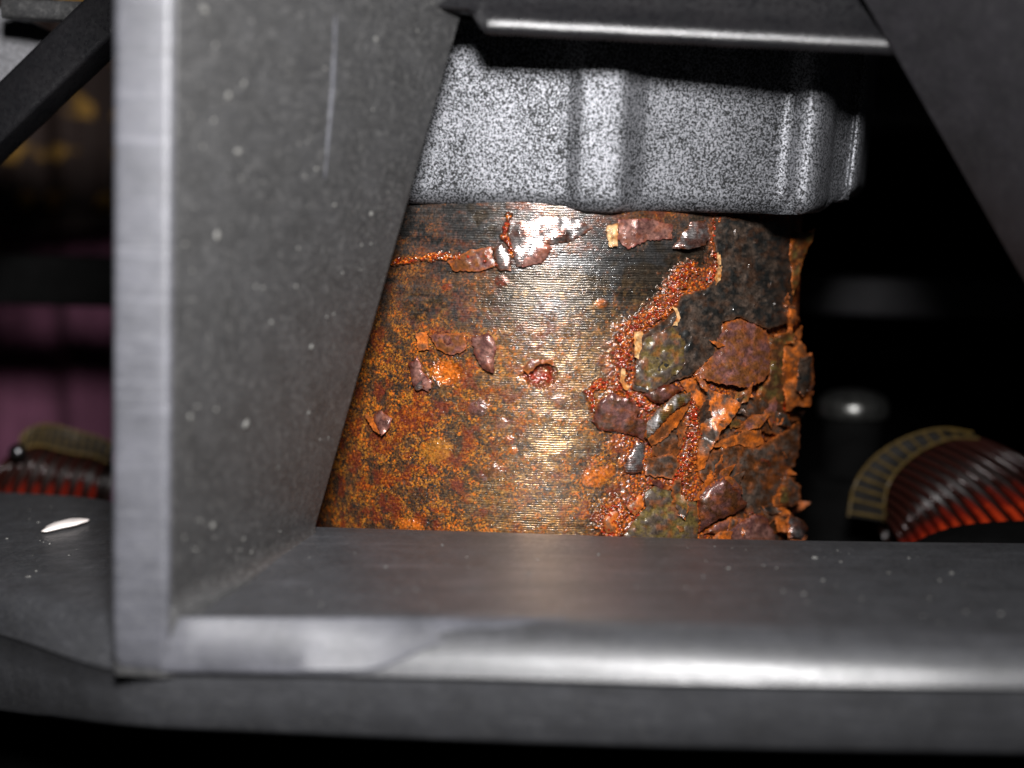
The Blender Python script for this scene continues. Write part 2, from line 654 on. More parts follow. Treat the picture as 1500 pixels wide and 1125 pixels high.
# members of the frame seen through the side windows
V, Fc = box_between(at(-90, 268, 250), at(196, -6, 240), 7, 7.5, .9)
obj('strut', V, Fc, M_PLASTIC_DARK, fr)
V, Fc = box_between(at(14, 14, 252), at(210, 22, 246), 5, 3.2, .8)
obj('upper_rail', V, Fc, M_PLASTIC, fr)
V, Fc = box_between(at(-120, 405, 330), at(250, 415, 330), 6, 11, .9)
obj('rear_rail', V, Fc, M_BLACK, fr)
V, Fc = box_between(at(1120, 428, 350), at(1640, 446, 350), 9, 9.0, .9)
obj('rear_rail', V, Fc, M_PLASTIC_DIM, fr)
V, Fc = box_between(at(1255, 150, 320), at(1420, 156, 320), 9, 13, 4.2)
obj('rear_block', V, Fc, M_PLASTIC_DIM, fr)

# ------------------------------------------------------------------ speckled cap on the core
cap = empty('end_cap', (AX, AY, 0), 'grey metal end cap speckled with black, clamped above the rusted core', 'cap')
plan = [(600, 222.6), (700, 220.6), (780, 219.6), (822, 219.3), (836, 218.7), (848, 218.0), (864, 217.8), (888, 217.7), (908, 218.0), (922, 219.2),
        (936, 220.3), (950, 220.8), (1000, 221.8), (1060, 223.0), (1110, 224.4), (1134, 225.2), (1148, 224.8), (1160, 223.6), (1176, 222.9), (1191, 223.6), (1202, 226),
        (1209, 229), (1212, 232), (1222, 234.4), (1232, 236.2), (1237, 236.6), (1241, 235.9), (1249, 236.2), (1255, 239), (1257, 246)]
XY = [at(x, 300, d)[:2] for x, d in plan]
XY = [(-46, 310), (-45.5, 270), (-42, 240), (-34, 228), (-26, 224.4)] + [tuple(p) for p in XY] + [(61, 268), (60, 290), (56, 312), (40, 322), (-30, 322)]
ch = catmull(XY[1:-1], 220)
ch = np.vstack([[XY[0]], ch, [XY[-1]]])
ctr = np.array([AX, AY + 5])
pxs = 750 + F * ch[:, 0] / ch[:, 1] * math.cos(0)
yb = np.interp(pxs, [560, 600, 700, 820, 850, 890, 930, 965, 1060, 1150, 1180, 1208, 1216, 1232, 1240, 1262],
               [296, 298, 303, 308, 311, 313, 312, 310, 312, 314, 315, 312, 302, 293, 290, 289])
zb = np.array([at(p, y, d)[2] for p, y, d in zip(pxs, yb, ch[:, 1])])
front = ch[:, 1] < 262
zb = np.where(front, zb, zb[front][-1] if front.any() else 0)
zb[:4] = zb[4]
zb = np.convolve(np.pad(zb, 3, 'edge'), np.ones(7) / 7, 'valid')
rows = []
for u in (42, 34, 26, 20, 15, 10, 6, 4.2):
    rows.append((u, 0.0))
for q in np.linspace(0, math.pi / 2, 7):
    rows.append((2.6 - 2.6 * math.sin(q), 2.2 - 2.2 * math.cos(q)))
secs = []
tan = np.gradient(ch, axis=0)
tan /= np.linalg.norm(tan, axis=1)[:, None]
nin = np.stack([-tan[:, 1], tan[:, 0]], 1)
sgn = np.sign(((ctr - ch) * nin).sum(1))
nin *= sgn[:, None]
for u, ins in rows:
    sc = 1 + .0012 * max(u, 0)
    q = ctr + (ch - ctr) * sc + nin * ins
    z = zb + u if u < 40 else np.full(len(zb), 42.0)
    secs.append(np.column_stack([q, z]))
q = ctr + (ch - ctr) * .80
secs.append(np.column_stack([q, zb + .3]))
V, Fc = loft(secs)
obj('cap_shell', V, Fc, M_SPECKLE, cap, 50)

# ------------------------------------------------------------------ rusted core
core = empty('rusted_core', (AX, AY, ZB), 'rusted laminated steel core with curling orange and brown flakes', 'core')
PAL = {k: np.array(v) for k, v in dict(
    steel=(.095, .074, .053), gold=(.32, .175, .060), blue=(.052, .050, .048), yellow=(.29, .112, .015), orange=(.42, .098, .009),
    brown=(.115, .040, .012), red=(.15, .014, .004), black=(.014, .014, .013), olive=(.095, .066, .020), purple=(.11, .046, .040),
    dark=(.058, .041, .031), cream=(.50, .34, .16), pink=(.24, .115, .09), silver=(.38, .35, .34), umber=(.055, .021, .008)).items()}
NT, NZ = 1000, 620
th = np.concatenate([np.radians(np.linspace(-82, 90, NT)), np.radians(np.linspace(94, 274, 46))])
ztop, zbot = 3.0, -60.0
zz = np.linspace(zbot, ztop, NZ)
TH, Z = np.meshgrid(th, zz)
P = np.stack([AX + RC * np.sin(TH), AY - RC * np.cos(TH), Z], -1)
U, W = project(P)
S = RC * TH                                   # arc length in mm
# how far rust has eaten the surface, by place on the core
ctl = np.array([(600, 330, .38), (600, 388, .80), (660, 340, .28), (720, 340, .30), (560, 440, .68), (620, 432, .50), (700, 450, .42), (800, 440, .30), (880, 400, .16),
                (960, 380, .18), (900, 480, .35), (850, 550, .38), (750, 500, .36), (640, 530, .85), (560, 560, .92), (520, 650, .93), (600, 650, .88), (680, 620, .74),
                (750, 640, .52), (820, 640, .34), (870, 680, .72), (780, 740, .30), (700, 740, .60), (600, 750, .92), (490, 720, .70), (880, 760, .85), (820, 785, .45),
                (950, 320, .8), (1000, 480, .95), (960, 620, .95), (1050, 700, 1), (1150, 400, 1), (1150, 700, 1), (760, 320, .5), (690, 385, .7), (1000, 780, 1)])
Dn = np.zeros_like(U)
Wt = np.zeros_like(U)
for cx_, cy_, v_ in ctl:
    wgt = 1 / (((U - cx_) ** 2 + (W - cy_) ** 2) + 900) ** 1.6
    Dn += wgt * v_
    Wt += wgt
Dn /= Wt
Dn = np.clip(Dn + .34 * smooth(400, 520, W) * (1 - Dn) * (1 - .7 * np.exp(-((U - 795) / 60) ** 2) * smooth(540, 640, W)), 0, 1)  # rust thinned in a central column, painting the lower highlight as bare gold
n_big = fbm(S * .22, Z * .26, 21)
n_mid = fbm(S * .75, Z * .85, 22)
n_fin = fbm(S * 2.2, Z * 2.4, 23)
f1, f2, cid = worley(S * 2.3 + n_mid * .8, Z * 2.4 + n_big, 31)
g1, g2, gid = worley(S * 3.6, Z * 3.8, 32)
rustm = smooth(-.20, .24, Dn - 1 + .30 * n_big + .36 * n_mid + .34 * n_fin)
rustm = np.maximum(rustm, .8 * smooth(.50, .62, Dn * (1 - f1) * (cid > .6)))
streak = fbm(S * .10, Z * 3.2, 41)
streak2 = fbm(S * .5, Z * 5.0, 42)
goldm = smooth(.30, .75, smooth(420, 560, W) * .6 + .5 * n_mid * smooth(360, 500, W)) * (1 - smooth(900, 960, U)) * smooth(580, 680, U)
steel = PAL['steel'] * ((.35 + 1.1 * streak * (.5 + streak2)) * (.55 + .45 * smooth(430, 620, W)))[..., None]  # steel darkened higher up: colour shifts the highlight down the core
blue = PAL['blue'] * (.6 + .9 * streak)[..., None]
bl = smooth(.42, .62, n_big + .30 * (1 - smooth(600, 760, U)) + .2 * (1 - smooth(330, 450, W)) - .15)[..., None]
steel = steel * (1 - bl) + blue * bl
gold = PAL['gold'] * (.45 + .9 * streak2)[..., None]
spk = fbm(S * 4.2, Z * 4.6, 44)
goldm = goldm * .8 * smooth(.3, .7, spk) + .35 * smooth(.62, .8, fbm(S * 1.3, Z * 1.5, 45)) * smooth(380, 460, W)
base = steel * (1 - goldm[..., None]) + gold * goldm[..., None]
# rust grains: every crystal has its own tint
pick = np.clip(cid * .55 + gid * .35 + n_mid * .25 - .07, 0, .999)
stops = ['umber', 'brown', 'black', 'brown', 'yellow', 'umber', 'orange', 'brown']
idx = (pick * len(stops)).astype(int)
rc = np.array([PAL[s] for s in stops])[idx]
drk = smooth(.46, .74, fbm(S * .45, Z * .5, 51))[..., None]
rc = rc * (1 - .72 * drk) + PAL['black'] * .72 * drk
rdm = (smooth(.5, .8, fbm(S * .5, Z * .5, 52)) * .45)[..., None]
rc = rc * (1 - rdm) + PAL['red'] * rdm
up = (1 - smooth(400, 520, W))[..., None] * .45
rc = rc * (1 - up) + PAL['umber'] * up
ovl = (rustm * (.72 + .28 * smooth(.5, .9, Dn)))[..., None]
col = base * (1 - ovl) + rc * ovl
metal = .72 * (1 - rustm) + .10 * rustm
rough = .33 * (1 - rustm) + (.34 - .2 * (gid > .7)) * rustm
lam = 1 - .70 * rustm
disp = rustm * (.03 + .17 * (1 - np.clip(f1, 0, 1)) + .10 * (1 - np.clip(g1 * 1.3, 0, 1)) + .12 * (n_mid - .4)) * (.08 + .92 * smooth(.72, .98, Dn)) + .12 * (n_big - .5)


def blend(mask, c=None, me=None, ro=None, la=None, d=None):
    global col, metal, rough, lam, disp
    k = mask[..., None]
    if c is not None:
        col = col * (1 - k) + c * k
    if me is not None:
        metal = metal * (1 - mask) + me * mask
    if ro is not None:
        rough = rough * (1 - mask) + ro * mask
    if la is not None:
        lam = lam * (1 - mask) + la * mask
    if d is not None:
        disp = disp * (1 - mask) + d * mask


# ground under the loose scale on the right-hand side: red-orange rust
edge = [(1048, 318), (1040, 390), (985, 400), (960, 450), (905, 480), (895, 560), (870, 600), (900, 640), (920, 690), (905, 740), (880, 800)]
ex = np.interp(W, [p[1] for p in edge], [p[0] for p in edge])
under = smooth(-14, 18, U - ex + 26 * (n_mid - .5) + 14 * (n_fin - .5))
uc = np.array([PAL[s] for s in ['umber', 'brown', 'umber', 'red', 'orange', 'brown', 'purple', 'umber']])[(np.clip(cid * .5 + gid * .5, 0, .999) * 8).astype(int)]
blend(under, uc, .05, .36, .0, .22 * (1 - np.clip(f1, 0, 1)) + .2 * n_mid + .15 * (1 - g1) - .1)

# crater pits and blisters
for px_, py_, rx, ry, dep, cname in [(790, 549, 27, 21, -.9, 'red'), (655, 545, 24, 20, -.7, 'orange'), (700, 598, 17, 13, .5, 'purple'), (735, 620, 12, 9, .45, 'pink'),
                                      (745, 645, 10, 8, .5, 'red'), (722, 690, 16, 12, .35, 'brown'), (640, 660, 26, 20, .35, 'yellow'), (820, 585, 12, 9, .4, 'pink'),
                                      (752, 660, 9, 7, .55, 'orange'), (705, 700, 10, 7, .55, 'purple'), (600, 770, 22, 12, .5, 'orange'), (655, 420, 10, 7, .4, 'red'),
                                      (735, 412, 13, 10, .45, 'red'), (870, 700, 20, 16, .3, 'orange'), (890, 690, 13, 12, .4, 'orange'), (880, 445, 10, 8, .35, 'orange')]:
    rr = np.hypot((U - px_) / rx, (W - py_) / ry) + .45 * (n_fin - .5) + .25 * (n_mid - .5)
    mk = 1 - smooth(.75, 1.0, rr)
    sm_ = .5 if rx < 14 else .7 if dep > 0 else 1.0
    blend(mk * sm_ * (.55 + .45 * smooth(.3, .6, n_fin)), PAL[cname] * (.6 + .8 * n_fin)[..., None], .15, .24, .0)
    disp = disp + sm_ * sm_ * dep * (1 - smooth(.3, 1.05, rr))

# crystalline red crust along the edges of the scale
paths = [[(1003, 395), (990, 420), (972, 448), (945, 470), (918, 486), (908, 520), (912, 545), (905, 565)],
         [(905, 565), (925, 582), (950, 595)], [(1016, 580), (1018, 620), (1012, 655), (998, 690), (985, 715), (1000, 725)],
         [(1048, 322), (1046, 352), (1053, 395), (1040, 412)], [(900, 745), (890, 775), (905, 792)], [(925, 735), (935, 750)],
         [(870, 600), (862, 575), (885, 560)], [(745, 318), (740, 345), (752, 372)], [(1150, 560), (1148, 600), (1135, 640)], [(580, 385), (640, 375), (700, 378), (735, 390)]]
wid = [15, 9, 11, 6, 15, 9, 7, 5, 7, 6]
crust = np.zeros_like(U)
for pth, wd in zip(paths, wid):
    dmin = np.full(U.shape, 1e9)
    for (x0, y0), (x1, y1) in zip(pth[:-1], pth[1:]):
        t = np.clip(((U - x0) * (x1 - x0) + (W - y0) * (y1 - y0)) / ((x1 - x0) ** 2 + (y1 - y0) ** 2), 0, 1)
        dmin = np.minimum(dmin, np.hypot(U - x0 - t * (x1 - x0), W - y0 - t * (y1 - y0)))
    crust = np.maximum(crust, 1 - smooth(.55, 1.05, dmin / wd + 1.3 * (n_mid - .5) + .7 * (n_fin - .5)))
cc = np.array([PAL[s] for s in ['red', 'orange', 'red', 'umber', 'brown', 'red']])[(np.clip(gid * .8 + cid * .2, 0, .999) * 6).astype(int)]
blend(crust, cc, .0, .14, .0)
disp = disp + crust * (.35 + .45 * (1 - np.clip(g1 * 1.4, 0, 1)) + .3 * n_mid)
fade = smooth(-59, -52, Z) * (1 - smooth(.5, 2.0, Z))
disp = disp * fade
R_ = RC + disp
V = np.stack([AX + R_ * np.sin(TH), AY - R_ * np.cos(TH), Z], -1).reshape(-1, 3) - origin(core)
nc = len(th)
r_, c_ = np.meshgrid(np.arange(NZ - 1), np.arange(nc), indexing='ij')
c2 = (c_ + 1) % nc
Q = np.stack([r_ * nc + c_, r_ * nc + c2, (r_ + 1) * nc + c2, (r_ + 1) * nc + c_], -1).reshape(-1, 4)
me = bpy.data.meshes.new('laminated_body')
me.vertices.add(len(V))
me.vertices.foreach_set('co', (V * MM).astype(np.float32).ravel())
me.loops.add(Q.size)
me.loops.foreach_set('vertex_index', Q.astype(np.int32).ravel())
me.polygons.add(len(Q))
me.polygons.foreach_set('loop_start', np.arange(0, Q.size, 4, dtype=np.int32))
me.polygons.foreach_set('use_smooth', np.ones(len(Q), bool))
me.update(calc_edges=True)
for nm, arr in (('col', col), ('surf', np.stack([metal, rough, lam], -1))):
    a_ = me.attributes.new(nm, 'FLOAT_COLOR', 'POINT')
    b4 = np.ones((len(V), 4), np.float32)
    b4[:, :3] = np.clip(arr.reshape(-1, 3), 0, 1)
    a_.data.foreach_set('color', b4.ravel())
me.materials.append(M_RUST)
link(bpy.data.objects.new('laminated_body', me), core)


def on_core(px, py, lift):
    """point on the cylinder of radius RC+lift along a photograph ray; beyond its outline, the point nearest the axis"""
    d = ray(px, py)
    r = RC + lift
    a = d[0] ** 2 + d[1] ** 2
    b = d[0] * -AX + d[1] * -AY
    c = AX * AX + AY * AY - r * r
    q = b * b - a * c
    t = (-b - math.sqrt(q)) / a if q > 0 else -b / a
    return d * t


def in_poly(x, y, poly):
    x0, y0 = poly[:, 0], poly[:, 1]
    x1, y1 = np.roll(x0, -1), np.roll(y0, -1)
    hit = ((y0 > y) != (y1 > y)) & (x < (x1 - x0) * (y - y0) / (y1 - y0 + 1e-9) + x0)
    return bool(hit.sum() % 2)


# look of a flake: face colours (two, mottled), edge colour, metalness, roughness, lamination, grain height
LOOK = dict(
    dark=('dark', 'black', 'brown', .25, .27, 0, .22), brown=('purple', 'brown', 'orange', .05, .24, 0, .14), olive=('olive', 'umber', 'orange', .05, .34, 0, .10),
    orange=('orange', 'brown', 'orange', 0, .45, 0, .10), purple=('purple', 'umber', 'red', .25, .20, 0, .05), silver=('silver', 'pink', 'orange', .85, .26, 1, .03),
    umber=('umber', 'dark', 'orange', .10, .30, 0, .16), cream=('cream', 'yellow', 'orange', 0, .6, 0, .03), pink=('pink', 'purple', 'red', .45, .24, 0, .07),
    greyo=('dark', 'orange', 'orange', .15, .32, 0, .08), ridge=('olive', 'silver', 'olive', .5, .28, 1.5, .03), green=('olive', 'dark', 'umber', .15, .32, 0, .16))
fl_seed = [100]


def flake(look, pts, th=.45, bulge=0.0, jag=1.0, name='rust_flake', step=3.4):
    fl_seed[0] += 7
    sd = fl_seed[0]
    pts = np.asarray(pts, float)
    n = len(pts)
    out = []
    for i in range(n):
        p, q = pts[i], pts[(i + 1) % n]
        k = max(1, int(np.hypot(*(q - p)[:2]) / (step * .8)))
        nv = np.array([-(q - p)[1], (q - p)[0]]) / (np.hypot(*(q - p)[:2]) + 1e-6)
        for j in range(k):
            t = j / k
            c = p * (1 - t) + q * t
            w = 0 if j == 0 else 1
            off = jag * 2.6 * (fbm(np.array([c[0] * .12]), np.array([c[1] * .12]), sd, 3)[0] - .5) + jag * 2.2 * (random.random() - .5)
            out.append((c[0] + nv[0] * off, c[1] + nv[1] * off))
    out = np.array(out)
    m = len(out)
    x0, y0 = out.min(0)
    x1, y1 = out.max(0)
    inner = []
    for yy in np.arange(y0 + step / 2, y1, step):
        for xx in np.arange(x0 + step / 2, x1, step):
            xx2, yy2 = xx + random.uniform(-.25, .25) * step, yy + random.uniform(-.25, .25) * step
            if np.min(np.hypot(out[:, 0] - xx2, out[:, 1] - yy2)) > step * .55 and in_poly(xx2, yy2, out):
                inner.append((xx2, yy2))
    allp = [Vector(map(float, p)) for p in list(out) + inner]
    vs, es, fs, ov, _, _ = delaunay_2d_cdt(allp, [], [list(range(m))], 1, 1e-4)
    A = np.array([(v.x, v.y) for v in vs])
    # lift interpolated from the outline's control points
    d2 = ((A[:, None, :] - pts[None, :, :2]) ** 2).sum(-1) + 4.0
    wg = 1 / d2 ** 1.1
    lift = (wg * pts[None, :, 2]).sum(1) / wg.sum(1)
    db = np.min(np.hypot(A[:, None, 0] - out[None, :, 0], A[:, None, 1] - out[None, :, 1]), axis=1)
    dm = max(db.max(), 1e-3)
    lift = lift + bulge * np.sqrt(np.clip(1 - (1 - db / dm) ** 2, 0, 1))
    c0, c1, ce, met, rou, la, gh = LOOK[look]
    nb = fbm(A[:, 0] * .08, A[:, 1] * .09, sd + 1)
    nf = fbm(A[:, 0] * .2, A[:, 1] * .2, sd + 2)
    w1, _, wi = worley(A[:, 0] * .16, A[:, 1] * .16, sd + 3)
    lift = lift + .25 + .25 * (fbm(A[:, 0] * .03, A[:, 1] * .03, sd + 8) - .5) + gh * (nf - .5) * 1.6 + gh * (1 - w1) * .7 + .22 * (nb - .5)
    top = np.array([on_core(x, y, l) for (x, y), l in zip(A, lift)])
    # inward direction for the thickness
    ax = np.stack([np.full(len(A), AX), np.full(len(A), AY), top[:, 2]], 1)
    inw = ax - top
    inw /= np.linalg.norm(inw, axis=1)[:, None]
    thk = th * .55 * (.6 + .8 * nb)
    bot = top + inw * thk[:, None]
    k0, k1, ke = PAL[c0], PAL[c1], PAL[ce] * .8
    mm = smooth(.35, .65, nb * .6 + nf * .5 - .05)[:, None]
    colr = k0 * (1 - mm) + k1 * mm
    colr = colr * (.65 + .7 * wi)[:, None]
    sp_ = (smooth(.58, .78, fbm(A[:, 0] * .11, A[:, 1] * .11, sd + 5)) * .32)[:, None]
    colr = colr * (1 - sp_) + PAL['orange' if look not in ('cream', 'silver', 'dark') else 'brown'] * .7 * sp_
    ew = ((1 - smooth(.5, 3.2, db)) * (.1 + .75 * nb))[:, None]
    colr = colr * (1 - ew) + ke * ew
    N_ = len(A)
    Vv = np.vstack([top, bot])
    Cc = np.vstack([colr, np.tile(PAL['orange'] * .6, (N_, 1))])
    Ss = np.vstack([np.column_stack([np.full(N_, met), rou + (.10 if la == 0 else 0) + .2 * (nf - .5) + .2 * ew[:, 0], np.full(N_, la)]), np.tile([0, .6, 0], (N_, 1))])
    faces = []
    cnt = {}
    for f in fs:
        f = list(f)
        a, b, c = top[f[0]], top[f[1]], top[f[2]]
        for i in range(3):
            e = (f[i], f[(i + 1) % 3])
            cnt[e] = 1
        faces.append(tuple(f))
        faces.append(tuple(N_ + i for i in f[::-1]))
    for (a, b) in list(cnt):
        if (b, a) not in cnt:
            faces.append((b, a, N_ + a, N_ + b))
    # screen y runs downwards: turn the winding over
    faces = [f[::-1] for f in faces]
    return obj(name, Vv, faces, M_RUST, core, 45, dict(col=np.clip(Cc, 0, 1), surf=np.clip(Ss, 0, 3)))


